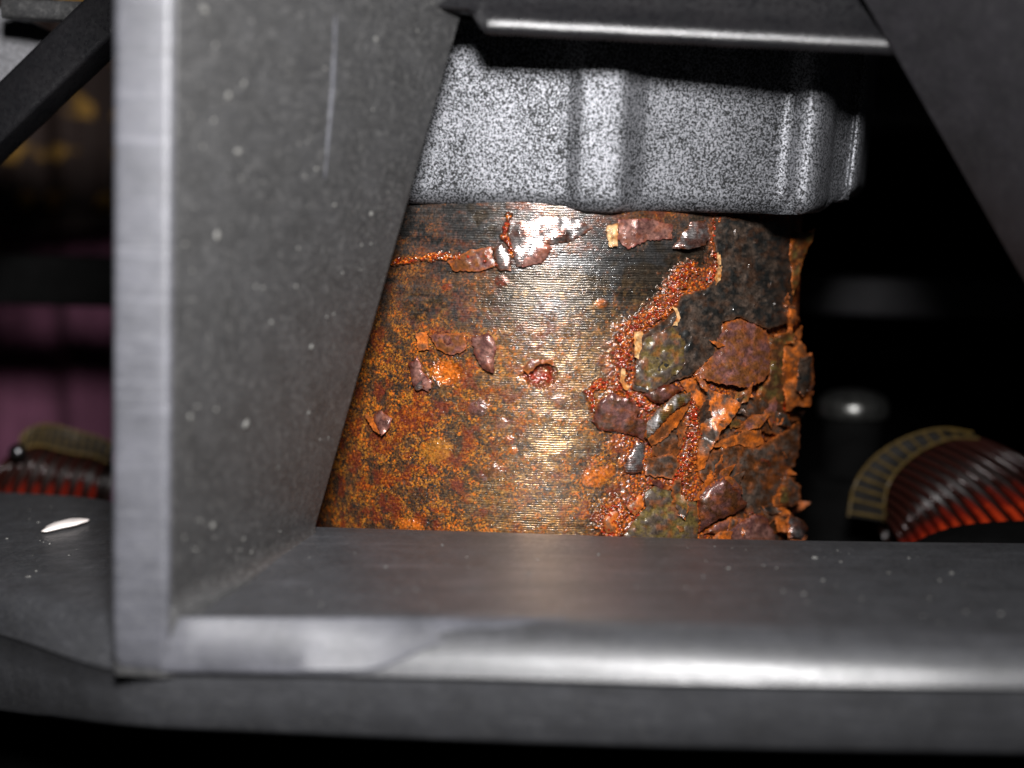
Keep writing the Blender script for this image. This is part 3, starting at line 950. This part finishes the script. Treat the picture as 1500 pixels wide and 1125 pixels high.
FL = [
    ('umber', [(1070, 572, .7), (1110, 580, .9), (1147, 590, 1), (1150, 640, 1), (1120, 632, 1), (1085, 645, .9), (1045, 650, .5), (1072, 605, .5)], .4, 0),
    ('umber', [(1036, 664, .5), (1075, 652, .8), (1110, 657, 1.2), (1138, 640, 1.6), (1172, 618, 2.4), (1172, 648, 2.4), (1165, 682, 2.0), (1153, 686, 1.6), (1147, 702, 1.4),
               (1140, 745, 1), (1100, 762, .9), (1085, 735, .8), (1060, 705, .7), (1030, 706, .6), (1022, 690, .5)], .6, .2),
    ('umber', [(1075, 740, .6), (1120, 735, .8), (1145, 745, 1), (1142, 800, 1), (1075, 800, .7)], .4, 0),
    ('brown', [(1052, 475, .5), (1085, 467, .9), (1124, 484, 1.2), (1129, 520, 1.7), (1128, 546, 2.3), (1120, 558, 2.7), (1098, 567, 2.5), (1070, 565, 2.0), (1040, 558, 1.2), (1016, 550, .7), (1040, 522, .6)], .5, .3),
    ('olive', [(1127, 494, .9), (1150, 492, 1.1), (1151, 560, 1.1), (1147, 592, 1), (1112, 587, .8), (1110, 566, .8), (1126, 556, 1.0)], .4, .5),
    ('dark', [(1047, 317, .5), (1100, 321, .7), (1150, 329, .9), (1163, 345, .9), (1168, 380, 1), (1162, 430, 1.1), (1160, 470, 1.2), (1126, 482, 1.7), (1085, 464, 1.5), (1060, 472, .9), (1045, 520, .8),
              (1015, 548, .9), (985, 560, .9), (955, 577, 1.0), (928, 570, .7), (934, 520, .9), (940, 492, 1.), (975, 468, 1.1), (990, 452, 1.2), (998, 434, 1.2), (1035, 424, 1.2), (1053, 405, 1.3), (1053, 380, 1.3), (1046, 350, .8)], .7, .15),
    ('green', [(930, 562, 1.0), (938, 520, 1.2), (945, 495, 1.2), (985, 478, 1.35), (1005, 500, 1.4), (1000, 540, 1.4), (975, 560, 1.3), (955, 574, 1.3)], .4, .1),
    ('orange', [(1150, 502, 1), (1165, 497, 1.8), (1180, 505, 2.6), (1182, 519, 2.8), (1191, 517, 3.6), (1192, 560, 3.6), (1186, 596, 3.4), (1165, 594, 2.4), (1156, 602, 1.6), (1148, 560, 1)], .7, 0),
    ('dark', [(1170, 525, 3.2), (1188, 522, 4.0), (1189, 560, 4.2), (1178, 580, 3.6), (1167, 570, 3.0)], .3, .2),
    ('orange', [(1150, 505, .8), (1157, 482, 1.2), (1156, 449, 1.3), (1166, 453, 2.0), (1168, 463, 2.2), (1160, 482, 1.6), (1160, 505, 1.2)], .8, .3),
    ('olive', [(1158, 338, .8), (1180, 342, 2), (1195, 334, 3.2), (1190, 352, 3), (1181, 368, 2.6), (1176, 385, 2.2), (1170, 412, 1.8), (1163, 432, 1.4), (1160, 390, 1)], .5, 0),
    ('purple', [(868, 618, .4), (879, 587, 1.3), (896, 576, 1.7), (920, 583, 2.1), (938, 600, 2.1), (932, 612, 1.5), (962, 620, .8), (944, 648, .6), (934, 640, .6), (905, 632, .8), (880, 631, .5)], .5, .5),
    ('purple', [(942, 578, .8), (955, 568, 1.1), (985, 563, 1.5), (1002, 569, 1.5), (986, 581, 1.2), (970, 592, 1.3), (955, 588, 1.1)], .4, .6),
    ('greyo', [(995, 558, .6), (1020, 552, .8), (1045, 574, 1.4), (1070, 579, 2.2), (1086, 592, 3), (1076, 610, 3), (1055, 636, 2.6), (1040, 662, 2), (1030, 688, 1), (1021, 690, .6), (1026, 640, .6), (1027, 600, .6), (1010, 580, .5)], .5, 0),
    ('umber', [(955, 652, .5), (975, 632, .6), (1000, 610, .6), (1004, 640, .6), (990, 672, .6), (955, 668, .5)], .3, 0),
    ('ridge', [(943, 642, .9), (948, 618, 2.0), (968, 595, 2.5), (994, 577, 2.5), (1012, 574, 1.8), (1012, 585, 2.6), (986, 604, 3.2), (966, 624, 3.2), (951, 642, 2.4)], .4, .7),
    ('orange', [(949, 643, 2.2), (965, 626, 3.0), (986, 606, 3.0), (1011, 587, 2.4), (1011, 594, 1.2), (995, 619, 1.0), (972, 644, .9), (955, 653, .8)], .3, 0),
    ('orange', [(1040, 654, 1), (1065, 642, 1.5), (1095, 630, 1.9), (1113, 627, 1.8), (1119, 648, 1.2), (1106, 657, 1.2), (1085, 652, 1.2), (1060, 656, 1)], .3, 0),
    ('brown', [(1017, 550, 2.4), (1024, 547, 2.6), (1039, 571, 3.0), (1035, 575, 2.9)], .5, 0),
    ('orange', [(1038, 498, 1.6), (1050, 500, 2.2), (1063, 506, 1.7), (1052, 509, 1.5)], .3, .3),
    ('purple', [(1024, 722, .7), (1044, 706, 1.6), (1060, 699, 2.3), (1070, 706, 2.7), (1086, 726, 2.5), (1096, 738, 2.1), (1075, 753, 1.9), (1055, 759, 1.6), (1036, 770, .9), (1024, 780, .6), (1021, 750, .6)], .45, 1.1),
    ('brown', [(1060, 700, 2.2), (1072, 699, 2.4), (1086, 712, 2.3), (1088, 724, 2.2), (1074, 716, 2.6)], .4, .5),
    ('green', [(944, 721, .6), (960, 712, .9), (985, 720, 1.), (1000, 731, 1.), (1020, 735, 1.), (1023, 760, .9), (1021, 790, .9), (960, 796, .9), (922, 796, .8), (914, 787, .7), (935, 757, .8), (946, 742, .8)], .6, .15),
    ('brown', [(1030, 782, .7), (1050, 768, .9), (1075, 757, 1.0), (1092, 760, 1), (1080, 772, .9), (1060, 780, .8)], .4, .3),
    ('pink', [(1062, 775, .9), (1084, 766, 1.5), (1108, 752, 2.2), (1124, 760, 2.4), (1134, 780, 2.8), (1139, 797, 2.6), (1120, 802, 1.8), (1080, 802, 1.1)], .5, .4),
    ('orange', [(1044, 786, 1.0), (1060, 779, 1.3), (1073, 778, 1.5), (1070, 800, 1.2), (1048, 800, 1.)], .3, .2),
    ('orange', [(1128, 700, .9), (1143, 690, 1.2), (1150, 730, 1.4), (1145, 752, 1.4), (1132, 752, 1)], .4, .3),
    ('umber', [(1146, 702, 1.4), (1160, 698, 2.0), (1165, 707, 2.2), (1173, 711, 2.8), (1173, 731, 2.8), (1160, 743, 2.2), (1150, 746, 1.6)], .5, 0),
    ('olive', [(1140, 712, 1.4), (1152, 711, 2.2), (1159, 722, 2.6), (1157, 736, 2.4), (1149, 744, 1.8), (1140, 738, 1.4)], .4, .5),
    ('orange', [(1133, 748, 1.1), (1147, 742, 2.0), (1162, 755, 3.0), (1157, 780, 3.2), (1142, 779, 2.2)], .5, 0),
    ('silver', [(1158, 754, 3.1), (1178, 765, 4.4), (1183, 774, 4.8), (1175, 792, 4.8), (1160, 789, 3.9), (1151, 775, 3.0)], .5, .7),
    ('silver', [(986, 364, .9), (998, 345, .6), (1012, 326, .4), (1035, 322, .5), (1039, 350, 1), (1031, 360, 1.6), (1006, 365, 1.9)], .35, .3),
    ('pink', [(905, 322, .25), (950, 320, .3), (985, 330, .3), (985, 350, .4), (950, 352, .4), (920, 365, .4), (906, 350, .4)], .25, 0),
    ('cream', [(889, 332, .7), (905, 327, .7), (905, 360, .8), (893, 362, .8)], .5, 0),
    ('cream', [(929, 487, 1.6), (941, 486, 1.7), (940, 505, 1.6), (936, 525, 1.6), (930, 523, 1.6)], .5, 0),
    ('cream', [(911, 540, 1.6), (916, 541, 1.7), (914, 557, 1.6), (923, 568, 1.6), (919, 572, 1.6), (908, 559, 1.6)], .4, 0),
    ('cream', [(985, 448, 1.7), (992, 452, 1.8), (998, 466, 2.0), (992, 476, 1.8), (986, 478, 1.6), (992, 464, 1.8)], .35, 0),
    ('cream', [(1052, 365, 1.5), (1057, 385, 1.6), (1056, 410, 1.7), (1049, 418, 1.6), (1051, 390, 1.6)], .4, 0),
    ('silver', [(746, 346, .4), (756, 326, .8), (800, 317, .7), (850, 321, .4), (868, 334, .25), (838, 354, .25), (800, 358, .4), (776, 384, .35), (757, 392, .6), (751, 370, .9)], .3, .25),
    ('pink', [(760, 362, .5), (790, 355, .6), (810, 362, .5), (795, 385, .4), (765, 392, .5)], .3, .2),
    ('silver', [(721, 364, .5), (735, 358, .6), (747, 374, .7), (749, 396, .6), (731, 396, .5)], .25, .3),
    ('brown', [(655, 382, .3), (690, 366, .5), (720, 362, .6), (724, 390, .5), (700, 398, .4), (665, 396, .3)], .3, .2),
    ('pink', [(598, 532, .6), (612, 521, .9), (619, 545, .6), (633, 560, .6), (627, 574, .6), (604, 563, .8)], .35, .3),
    ('orange', [(609, 489, .5), (626, 487, .6), (628, 512, .6), (612, 514, .5)], .35, 0),
    ('pink', [(646, 492, .5), (660, 489, .8), (661, 503, .8), (650, 508, .6)], .3, .4),
    ('brown', [(628, 490, .4), (646, 490, .5), (680, 487, .7), (684, 512, .6), (662, 520, .5), (640, 512, .4)], .3, .1),
    ('pink', [(690, 494, .6), (714, 487, .8), (726, 502, .8), (723, 546, .7), (706, 541, .6), (696, 520, .5)], .3, .4),
    ('silver', [(606, 560, .7), (618, 556, .9), (622, 568, .8), (610, 573, .7)], .25, .3),
    ('orange', [(534, 607, .5), (547, 612, 1.0), (557, 637, 1.4), (545, 627, .8)], .35, 0),
    ('pink', [(547, 611, 1.0), (556, 602, .6), (574, 612, .5), (570, 628, .7), (558, 639, 1.5)], .35, .2),
    ('brown', [(765, 540, .3), (778, 527, .6), (806, 526, .6), (815, 536, .5), (800, 533, .5), (785, 535, .5), (774, 550, .4)], .3, .2),
    ('silver', [(912, 696, .4), (918, 670, .9), (934, 645, .7), (945, 650, .9), (940, 692, .8)], .3, .4),
    ('umber', [(946, 672, .5), (985, 664, .8), (996, 680, .8), (986, 702, .7), (946, 696, .5)], .35, .1),
    ('orange', [(884, 762, .6), (892, 748, .8), (905, 750, .9), (902, 780, .8), (888, 782, .6)], .4, .3),
    ('orange', [(918, 742, .7), (938, 722, .9), (944, 738, .9), (930, 756, .8)], .35, .2),
]
for look, pts, thk, blg in FL:
    flake(look, pts, thk, blg)
# thin torn slivers and sheets between them
random.seed(21)
for k in range(34):
    cx_, cy_ = random.uniform(960, 1160), random.uniform(580, 792)
    big_ = k < 10
    if k > 20:
        cx_, cy_ = random.uniform(1150, 1172), random.uniform(335, 795)
    r0, an = (random.uniform(20, 36) if big_ else random.uniform(7, 17)), random.uniform(0, math.pi)
    if k > 20:
        an = random.gauss(math.pi / 2, .5)
    el, nn, l0 = random.uniform(.22, .6), random.choice([3, 4, 4, 5]), random.uniform(.8, 1.7)
    tl = random.uniform(0, 6.28)
    pts = []
    for q in range(nn):
        a_ = q / nn * 2 * math.pi + random.uniform(-.5, .5)
        x_, y_ = r0 * math.cos(a_), r0 * el * math.sin(a_)
        pts.append((cx_ + x_ * math.cos(an) - y_ * math.sin(an), cy_ + x_ * math.sin(an) + y_ * math.cos(an), l0 + (.9 if big_ else .6) * math.cos(a_ - tl)))
    flake(random.choice(['umber', 'umber', 'brown', 'orange', 'umber', 'purple', 'olive', 'dark']), pts, .35, 0, 1.3)

# sharp shards that stand off the surface in layers
random.seed(5)
for k in range(30):
    if k < 18:
        cx_, cy_ = random.uniform(1040, 1158), random.uniform(575, 790)
    else:
        cx_, cy_ = random.uniform(1148, 1172), random.uniform(440, 795)
    r0, an, el = random.uniform(18, 36), random.uniform(-1.2, 1.2) + math.pi / 2 * (k % 2), random.uniform(.25, .6)
    if k >= 18:
        r0 *= .6
    tl, l0, up_ = random.uniform(-.9, .9), random.uniform(.9, 1.8), random.uniform(.8, 1.8)
    nn = random.choice([3, 4, 4])
    pts = []
    for q in range(nn):
        a_ = q / nn * 2 * math.pi + random.uniform(-.3, .3)
        x_, y_ = r0 * math.cos(a_), r0 * el * math.sin(a_)
        x_, y_ = x_ * math.cos(an) - y_ * math.sin(an), x_ * math.sin(an) + y_ * math.cos(an)
        pts.append((cx_ + x_, cy_ + y_, max(.2, l0 + up_ * (x_ * math.cos(tl) + y_ * math.sin(tl)) / r0)))
    flake(random.choice(['umber', 'umber', 'brown', 'orange', 'umber', 'purple', 'olive', 'dark', 'umber', 'brown', 'dark']), pts, .3, 0, .45)

# glassy red rust grains that sit along the broken edges: far too many and small to pick apart
ico_v = np.array([(0, 0, 1), (.894, 0, .447), (.276, .851, .447), (-.724, .526, .447), (-.724, -.526, .447), (.276, -.851, .447),
                  (.724, .526, -.447), (-.276, .851, -.447), (-.894, 0, -.447), (-.276, -.851, -.447), (.724, -.526, -.447), (0, 0, -1)])
ico_f = [(0, 1, 2), (0, 2, 3), (0, 3, 4), (0, 4, 5), (0, 5, 1), (1, 6, 2), (2, 7, 3), (3, 8, 4), (4, 9, 5), (5, 10, 1),
         (2, 6, 7), (3, 7, 8), (4, 8, 9), (5, 9, 10), (1, 10, 6), (6, 11, 7), (7, 11, 8), (8, 11, 9), (9, 11, 10), (10, 11, 6)]
GV, GF = [], []
for pth, wd, cnt in zip(paths, wid, [120, 30, 100, 40, 60, 25, 20, 18, 45, 8]):
    pr = resample(pth, 60)
    for k in range(cnt):
        c = pr[random.randrange(60)] + np.array([random.gauss(0, wd * .42), random.gauss(0, wd * .42)])
        r = random.uniform(.12, .32)
        p = on_core(c[0], c[1], random.uniform(.6, 1.3))
        rot = np.array(Euler((random.random() * 6, random.random() * 6, random.random() * 6)).to_matrix())
        b = len(GV)
        GV.extend(((ico_v * np.array([1, random.uniform(.6, 1), random.uniform(.6, 1)])) @ rot.T * r + p).tolist())
        GF.extend([tuple(i + b for i in f) for f in ico_f])
o = obj('rust_grains', GV, GF, M_GRAIN, core, 80)
o['kind'] = 'stuff'


# ------------------------------------------------------------------ copper coils behind the ring
def coil(label, outer, inner, ends, depth, nw, rad, bowl, group, redness=.75):
    base_pt = at(*outer[0], depth)
    t = empty('copper_coil', (base_pt[0], base_pt[1], ZB), label, 'coil', group)
    oc, ic, ec = catmull(outer, 40), catmull(inner, 40), catmull(ends, 40)
    # former below the wires
    secs = []
    for i in range(0, 40, 1):
        s, e = ic[i], ec[i]
        c = np.array([s[0] * .45 + e[0] * .55, s[1] * .78 + e[1] * .22])
        row = []
        for q in np.linspace(0, 1, 10):
            xy = (1 - q) ** 2 * s + 2 * q * (1 - q) * c + q * q * e
            row.append(at(xy[0], xy[1], depth + 1.6 - bowl * math.sin(q * math.pi * .75)))
        secs.append(row)
    V, Fc = loft(secs, closed=False)
    n = len(V)
    V2 = np.vstack([V, V + np.array([0, 9, -2.0])])
    obj('former', V2, Fc + [tuple(i + n for i in f[::-1]) for f in Fc], M_WIRE_DARK, t, 60)
    for k in range(nw):
        i = (k + .5) / nw * 39
        f = lambda A: A[int(i)] * (1 - i % 1) + A[min(int(i) + 1, 39)] * (i % 1)
        s, e = f(ic), f(ec)
        c = np.array([s[0] * .45 + e[0] * .55, s[1] * .78 + e[1] * .22])
        path = []
        for q in np.linspace(0, 1, 18):
            xy = (1 - q) ** 2 * s + 2 * q * (1 - q) * c + q * q * e
            path.append(at(xy[0] + random.uniform(-.4, .4), xy[1], depth - bowl * math.sin(q * math.pi * .75) + .15 * random.random()))
        V, Fc = tube(path, rad * random.uniform(.92, 1.05), 8, np.linspace(.85, 1.35, 18))
        br = np.repeat(smooth(.3, .85, np.linspace(0, 1, 18) + .25 * (k / nw - .5)), 8) * redness
        obj('wire', V, Fc, M_WIRE, t, 60, dict(redness=np.repeat(br[:, None], 3, 1)))
    # toothed insulating strip: dark ribbon, amber rails and cross bars
    d = depth - .8
    row = [[at(*oc[i], d + 1.0), at(*(oc[i] * .5 + ic[i] * .5), d - .2), at(*ic[i], d)] for i in range(40)]
    V, Fc = loft(row, closed=False)
    n = len(V)
    V2 = np.vstack([V, V + np.array([0, 1.2, -.3])])
    st = obj('insulating_strip', V2, Fc + [tuple(j + n for j in f[::-1]) for f in Fc], M_STRIP_DARK, t, 60)
    for A in (oc, ic):
        V, Fc = tube([at(*A[i], d - .25 + (1.0 if A is oc else 0)) for i in range(40)], .28, 6)
        obj('rail', V, Fc, M_STRIP, st)
    for i in range(1, 39, 3):
        m_ = oc[i] * .5 + ic[i] * .5
        V, Fc = tube([at(*oc[i], d + .6), at(*m_, d - .5), at(*ic[i], d - .3)], .26, 6)
        obj('tooth', V, Fc, M_STRIP, st)
    return t


c1_ = coil('red copper coil right of the rusted core, bent over the ring',
           [(1243, 756), (1250, 716), (1268, 684), (1298, 657), (1338, 637), (1382, 628), (1425, 634)],
           [(1296, 764), (1296, 730), (1305, 702), (1326, 677), (1356, 656), (1394, 642), (1434, 642)],
           [(1322, 815), (1362, 806), (1410, 800), (1470, 800), (1540, 806), (1610, 815), (1680, 830)], 272, 15, .62, 7, 'copper coils inside the frame')
# dark hump in front of the coil's lower edge
hp = [(1318, 812), (1345, 793), (1375, 779), (1412, 769), (1460, 764), (1510, 762), (1580, 766)]
hc = catmull(hp, 26)
secs = []
for i in range(26):
    p = at(hc[i][0], hc[i][1], 246)
    secs.append([p + np.array([0, 9 * math.cos(a) - 2, 5 * math.sin(a) - 5]) for a in np.linspace(0, math.pi, 9)] + [p + np.array([0, -11, -12]), p + np.array([0, 7, -12])])
V, Fc = loft(secs)
obj('bobbin_edge', V, Fc, M_BLACK, c1_, 60)

c2_ = coil('dark copper coil at the left edge, seen past the front pillar',
           [(30, 640), (44, 628), (68, 622), (92, 626), (116, 633), (142, 640), (170, 652)],
           [(24, 664), (38, 656), (58, 652), (84, 658), (110, 664), (136, 668), (160, 678)],
           [(-38, 742), (-14, 744), (14, 746), (44, 748), (76, 750), (108, 752), (140, 754)], 290, 9, .60, 4, 'copper coils inside the frame', .56)
p = at(26, 662, 283)
GVs = []
uu, vv = np.meshgrid(np.linspace(0, 2 * math.pi, 20, endpoint=False), np.linspace(.02, math.pi - .02, 12))
V = np.stack([1.75 * np.sin(vv) * np.cos(uu), 1.6 * np.sin(vv) * np.sin(uu), 1.6 * np.cos(vv)], -1).reshape(-1, 3) + p
Fc = [(r * 20 + c, r * 20 + (c + 1) % 20, (r + 1) * 20 + (c + 1) % 20, (r + 1) * 20 + c) for r in range(11) for c in range(20)]
obj('varnish_drop', V, Fc, M_GLOSS, c2_, 80)

# glossy stub behind the core
p = at(1250, 592, 300)
post = empty('terminal_post', (p[0], p[1], ZB), 'low glossy black domed bolt head in the shadow between core and red coil', 'bolt')


def lathe(prof, name, m):
    secs = [[(p[0] + max(r, .02) * math.cos(a), p[1] + max(r, .02) * math.sin(a), p[2] + z) for a in np.linspace(0, 2 * math.pi, 32, endpoint=False)] for r, z in prof]
    V, Fc = loft(secs)
    return obj(name, V, Fc, m, post, 50)


lathe([(0, 3.0), (2.5, 2.9), (4.6, 2.4), (6.2, 1.5), (7.0, .3), (7.1, -1.5), (6.8, -2.4)], 'head', M_HEAD)
lathe([(5.8, -2.0), (5.8, -14), (9, -15), (9.2, ZB - p[2])], 'shaft', M_BLACK)

# speckled plate top left
t_ = empty('speckled_plate', (*at(20, 90, 268)[:2], ZB), 'pale speckled metal plate in the top left corner behind the black strut', 'plate')
pl = [(-120, -60), (-10, 8), (20, 18), (60, 40), (112, 62), (60, 108), (0, 170), (-120, 280)]
fr_ = [at(x, y, 262 + .02 * (x + 60)) for x, y in pl]
secs = [[p + np.array([0, 5, 0]) for p in fr_], [p + np.array([0, .6, 0]) for p in fr_]]
cg = sum(fr_) / len(fr_)
secs.append([cg + (p - cg) * .985 for p in fr_])
V, Fc = loft(secs)
obj('plate_face', V, Fc, M_PLATE, t_, 30)
V, Fc = box_between(at(-60, 60, 270), np.array([*at(-60, 60, 270)[:2], ZB]), 6, 4, .5, (1, 0, 0))
obj('plate_stem', V, Fc, M_BLACK, t_)

# cloths far behind the left window
gx, gz = np.meshgrid(np.linspace(at(-260, 500, 440)[0], at(330, 500, 440)[0], 60), np.linspace(ZB, at(0, -60, 440)[2], 40))
Y = 442 + 5 * np.sin(gx * .16 + gz * .01) + 2.5 * np.sin(gx * .41 + 1)
V = np.stack([gx.ravel(), Y.ravel(), gz.ravel()], 1)
Fc = [(r * 60 + c, r * 60 + c + 1, (r + 1) * 60 + c + 1, (r + 1) * 60 + c) for r in range(39) for c in range(59)]
n = len(V)
cl = obj('pink_cloth', np.vstack([V, V + [0, 1.5, 0]]), [f[::-1] for f in Fc] + [tuple(i + n for i in f) for f in Fc], M_PINK, None, 60)
tag(cl, 'blurred pink cloth behind the left window of the frame', 'cloth')
x0, x1 = at(-200, 200, 415)[0], at(300, 200, 415)[0]
gx, gz = np.meshgrid(np.linspace(x0, x1, 60), np.linspace(at(0, 318, 415)[2], at(0, -60, 415)[2], 40))
Y = 416 + 4 * np.sin(gx * .19 + gz * .02 + 2) + 2 * np.sin(gx * .47)
gz = gz + 4 * np.sin(gx * .06) * (gz < at(0, 290, 415)[2])
V = np.stack([gx.ravel(), Y.ravel(), gz.ravel()], 1)
n = len(V)
cl = obj('striped_cloth', np.vstack([V, V + [0, 1.5, 0]]), [f[::-1] for f in Fc] + [tuple(i + n for i in f) for f in Fc], M_BROCADE, None, 60)
tag(cl, 'dark brown cloth with wavy gold bands hanging over the pink cloth', 'cloth')

# shiny white spot set on the ring, left of the pillar
a = st_interp(88)
f_ = (784 - a[0]) / (a[2] - a[0])
pc = at(88, a[0], a[1]) * (1 - f_) + at(88, a[2], a[3]) * f_
k = 20
secs = []
for q in np.linspace(-1, 1, 9):
    r = math.sqrt(max(1e-3, 1 - q * q))
    secs.append([pc + np.array([3.1 * r * math.cos(b) * (1 + .25 * math.cos(b) + .10 * math.sin(3 * b + 1) + .06 * math.sin(7 * b)), 3.4 * r * math.sin(b) * (1 + .15 * math.sin(2 * b + .6) + .07 * math.sin(6 * b)) + 1.2 * r * math.cos(b), .55 * q + .55 + .5 * r * math.cos(b)]) for b in np.linspace(0, 2 * math.pi, k, endpoint=False)])
V, Fc = loft(secs)
tag(obj('white_spot', V, Fc, M_SPOT, None, 80), 'small shiny white spot on the ring left of the front pillar', 'chip')

# dust on the pillar's side face and the base
pm = bpy.data.objects['pillar'].data
DV, DF = [], []


def speck(p, r, nrm):
    b = len(DV)
    nrm = np.array(nrm, float) / np.linalg.norm(nrm)
    rot = np.array(Euler((random.random() * 6, random.random() * 6, random.random() * 6)).to_matrix())
    q = ico_v @ rot.T * r * np.array([random.uniform(.6, 1.2), 1, random.uniform(.6, 1.3)])
    q = q - np.outer(q @ nrm, nrm) * .55
    DV.extend((q + p).tolist())
    DF.extend([tuple(i + b for i in f) for f in ico_f])


def wall_pt(px, py):
    """point on the pillar's ruled side face for a pixel: march along the ray"""
    d = ray(px, py)
    best = None
    for depth in np.linspace(177, 212, 140):
        p = d * depth / d[1]
        u = (p[2] - foot[2]) / (head[2] - foot[2])
        C = foot * (1 - u) + head * u
        B = B_[:2] + np.array([(p[2] - zf) * .012, 0])
        s = (C[0] - B[0]) * (p[1] - B[1]) - (C[1] - B[1]) * (p[0] - B[0])
        if best is None or abs(s) < best[0]:
            best = (abs(s), p)
    return best[1]


# moulded line on the pillar's side face
rb = np.array([wall_pt(x, y) for x, y in ((491, 8), (489, 70), (486, 130), (480, 200), (475, 262))]) + np.array([.1, -.18, 0])
V, Fc = tube(resample(rb, 14), .30, 6, np.sin(np.linspace(.25, math.pi - .25, 14)))
obj('mould_line', V, Fc, M_WORN, pil)
for px_, py_, r in [(360, 620, .75), (358, 606, .4), (310, 770, .62), (404, 684, .55), (356, 122, .5), (335, 140, .5), (348, 222, .55), (398, 472, .42), (456, 508, .5), (470, 536, .45),
                    (490, 300, .4), (463, 247, .35), (573, 128, .35), (550, 57, .4), (520, 275, .45), (300, 15, .7), (462, 282, .4), (430, 300, .4), (350, 700, .4), (318, 345, .5)]:
    speck(wall_pt(px_, py_), r, (.6, -.7, 0))
for k in range(420):
    py_ = random.uniform(0, 820)
    xr = np.interp(py_, [0, 745, 820], [650, 468, 430])
    speck(wall_pt(random.uniform(262, xr - 10), py_), abs(random.gauss(.06, .10)) + .05, (.6, -.7, 0))
for k in range(110):
    px_ = random.uniform(300, 1480) if k > 16 else random.uniform(0, 150)
    a = st_interp(px_)
    f_ = random.uniform(.08, .92)
    p = at(px_, a[0], a[1]) * (1 - f_) + at(px_, a[2], a[3]) * f_
    speck(p, abs(random.gauss(.10, .10)) + .06, (0, 0, 1))
o = obj('dust', DV, DF, M_DUST, None, 80)
tag(o, 'pale dust specks scattered over the black plastic frame', None, kind='stuff')
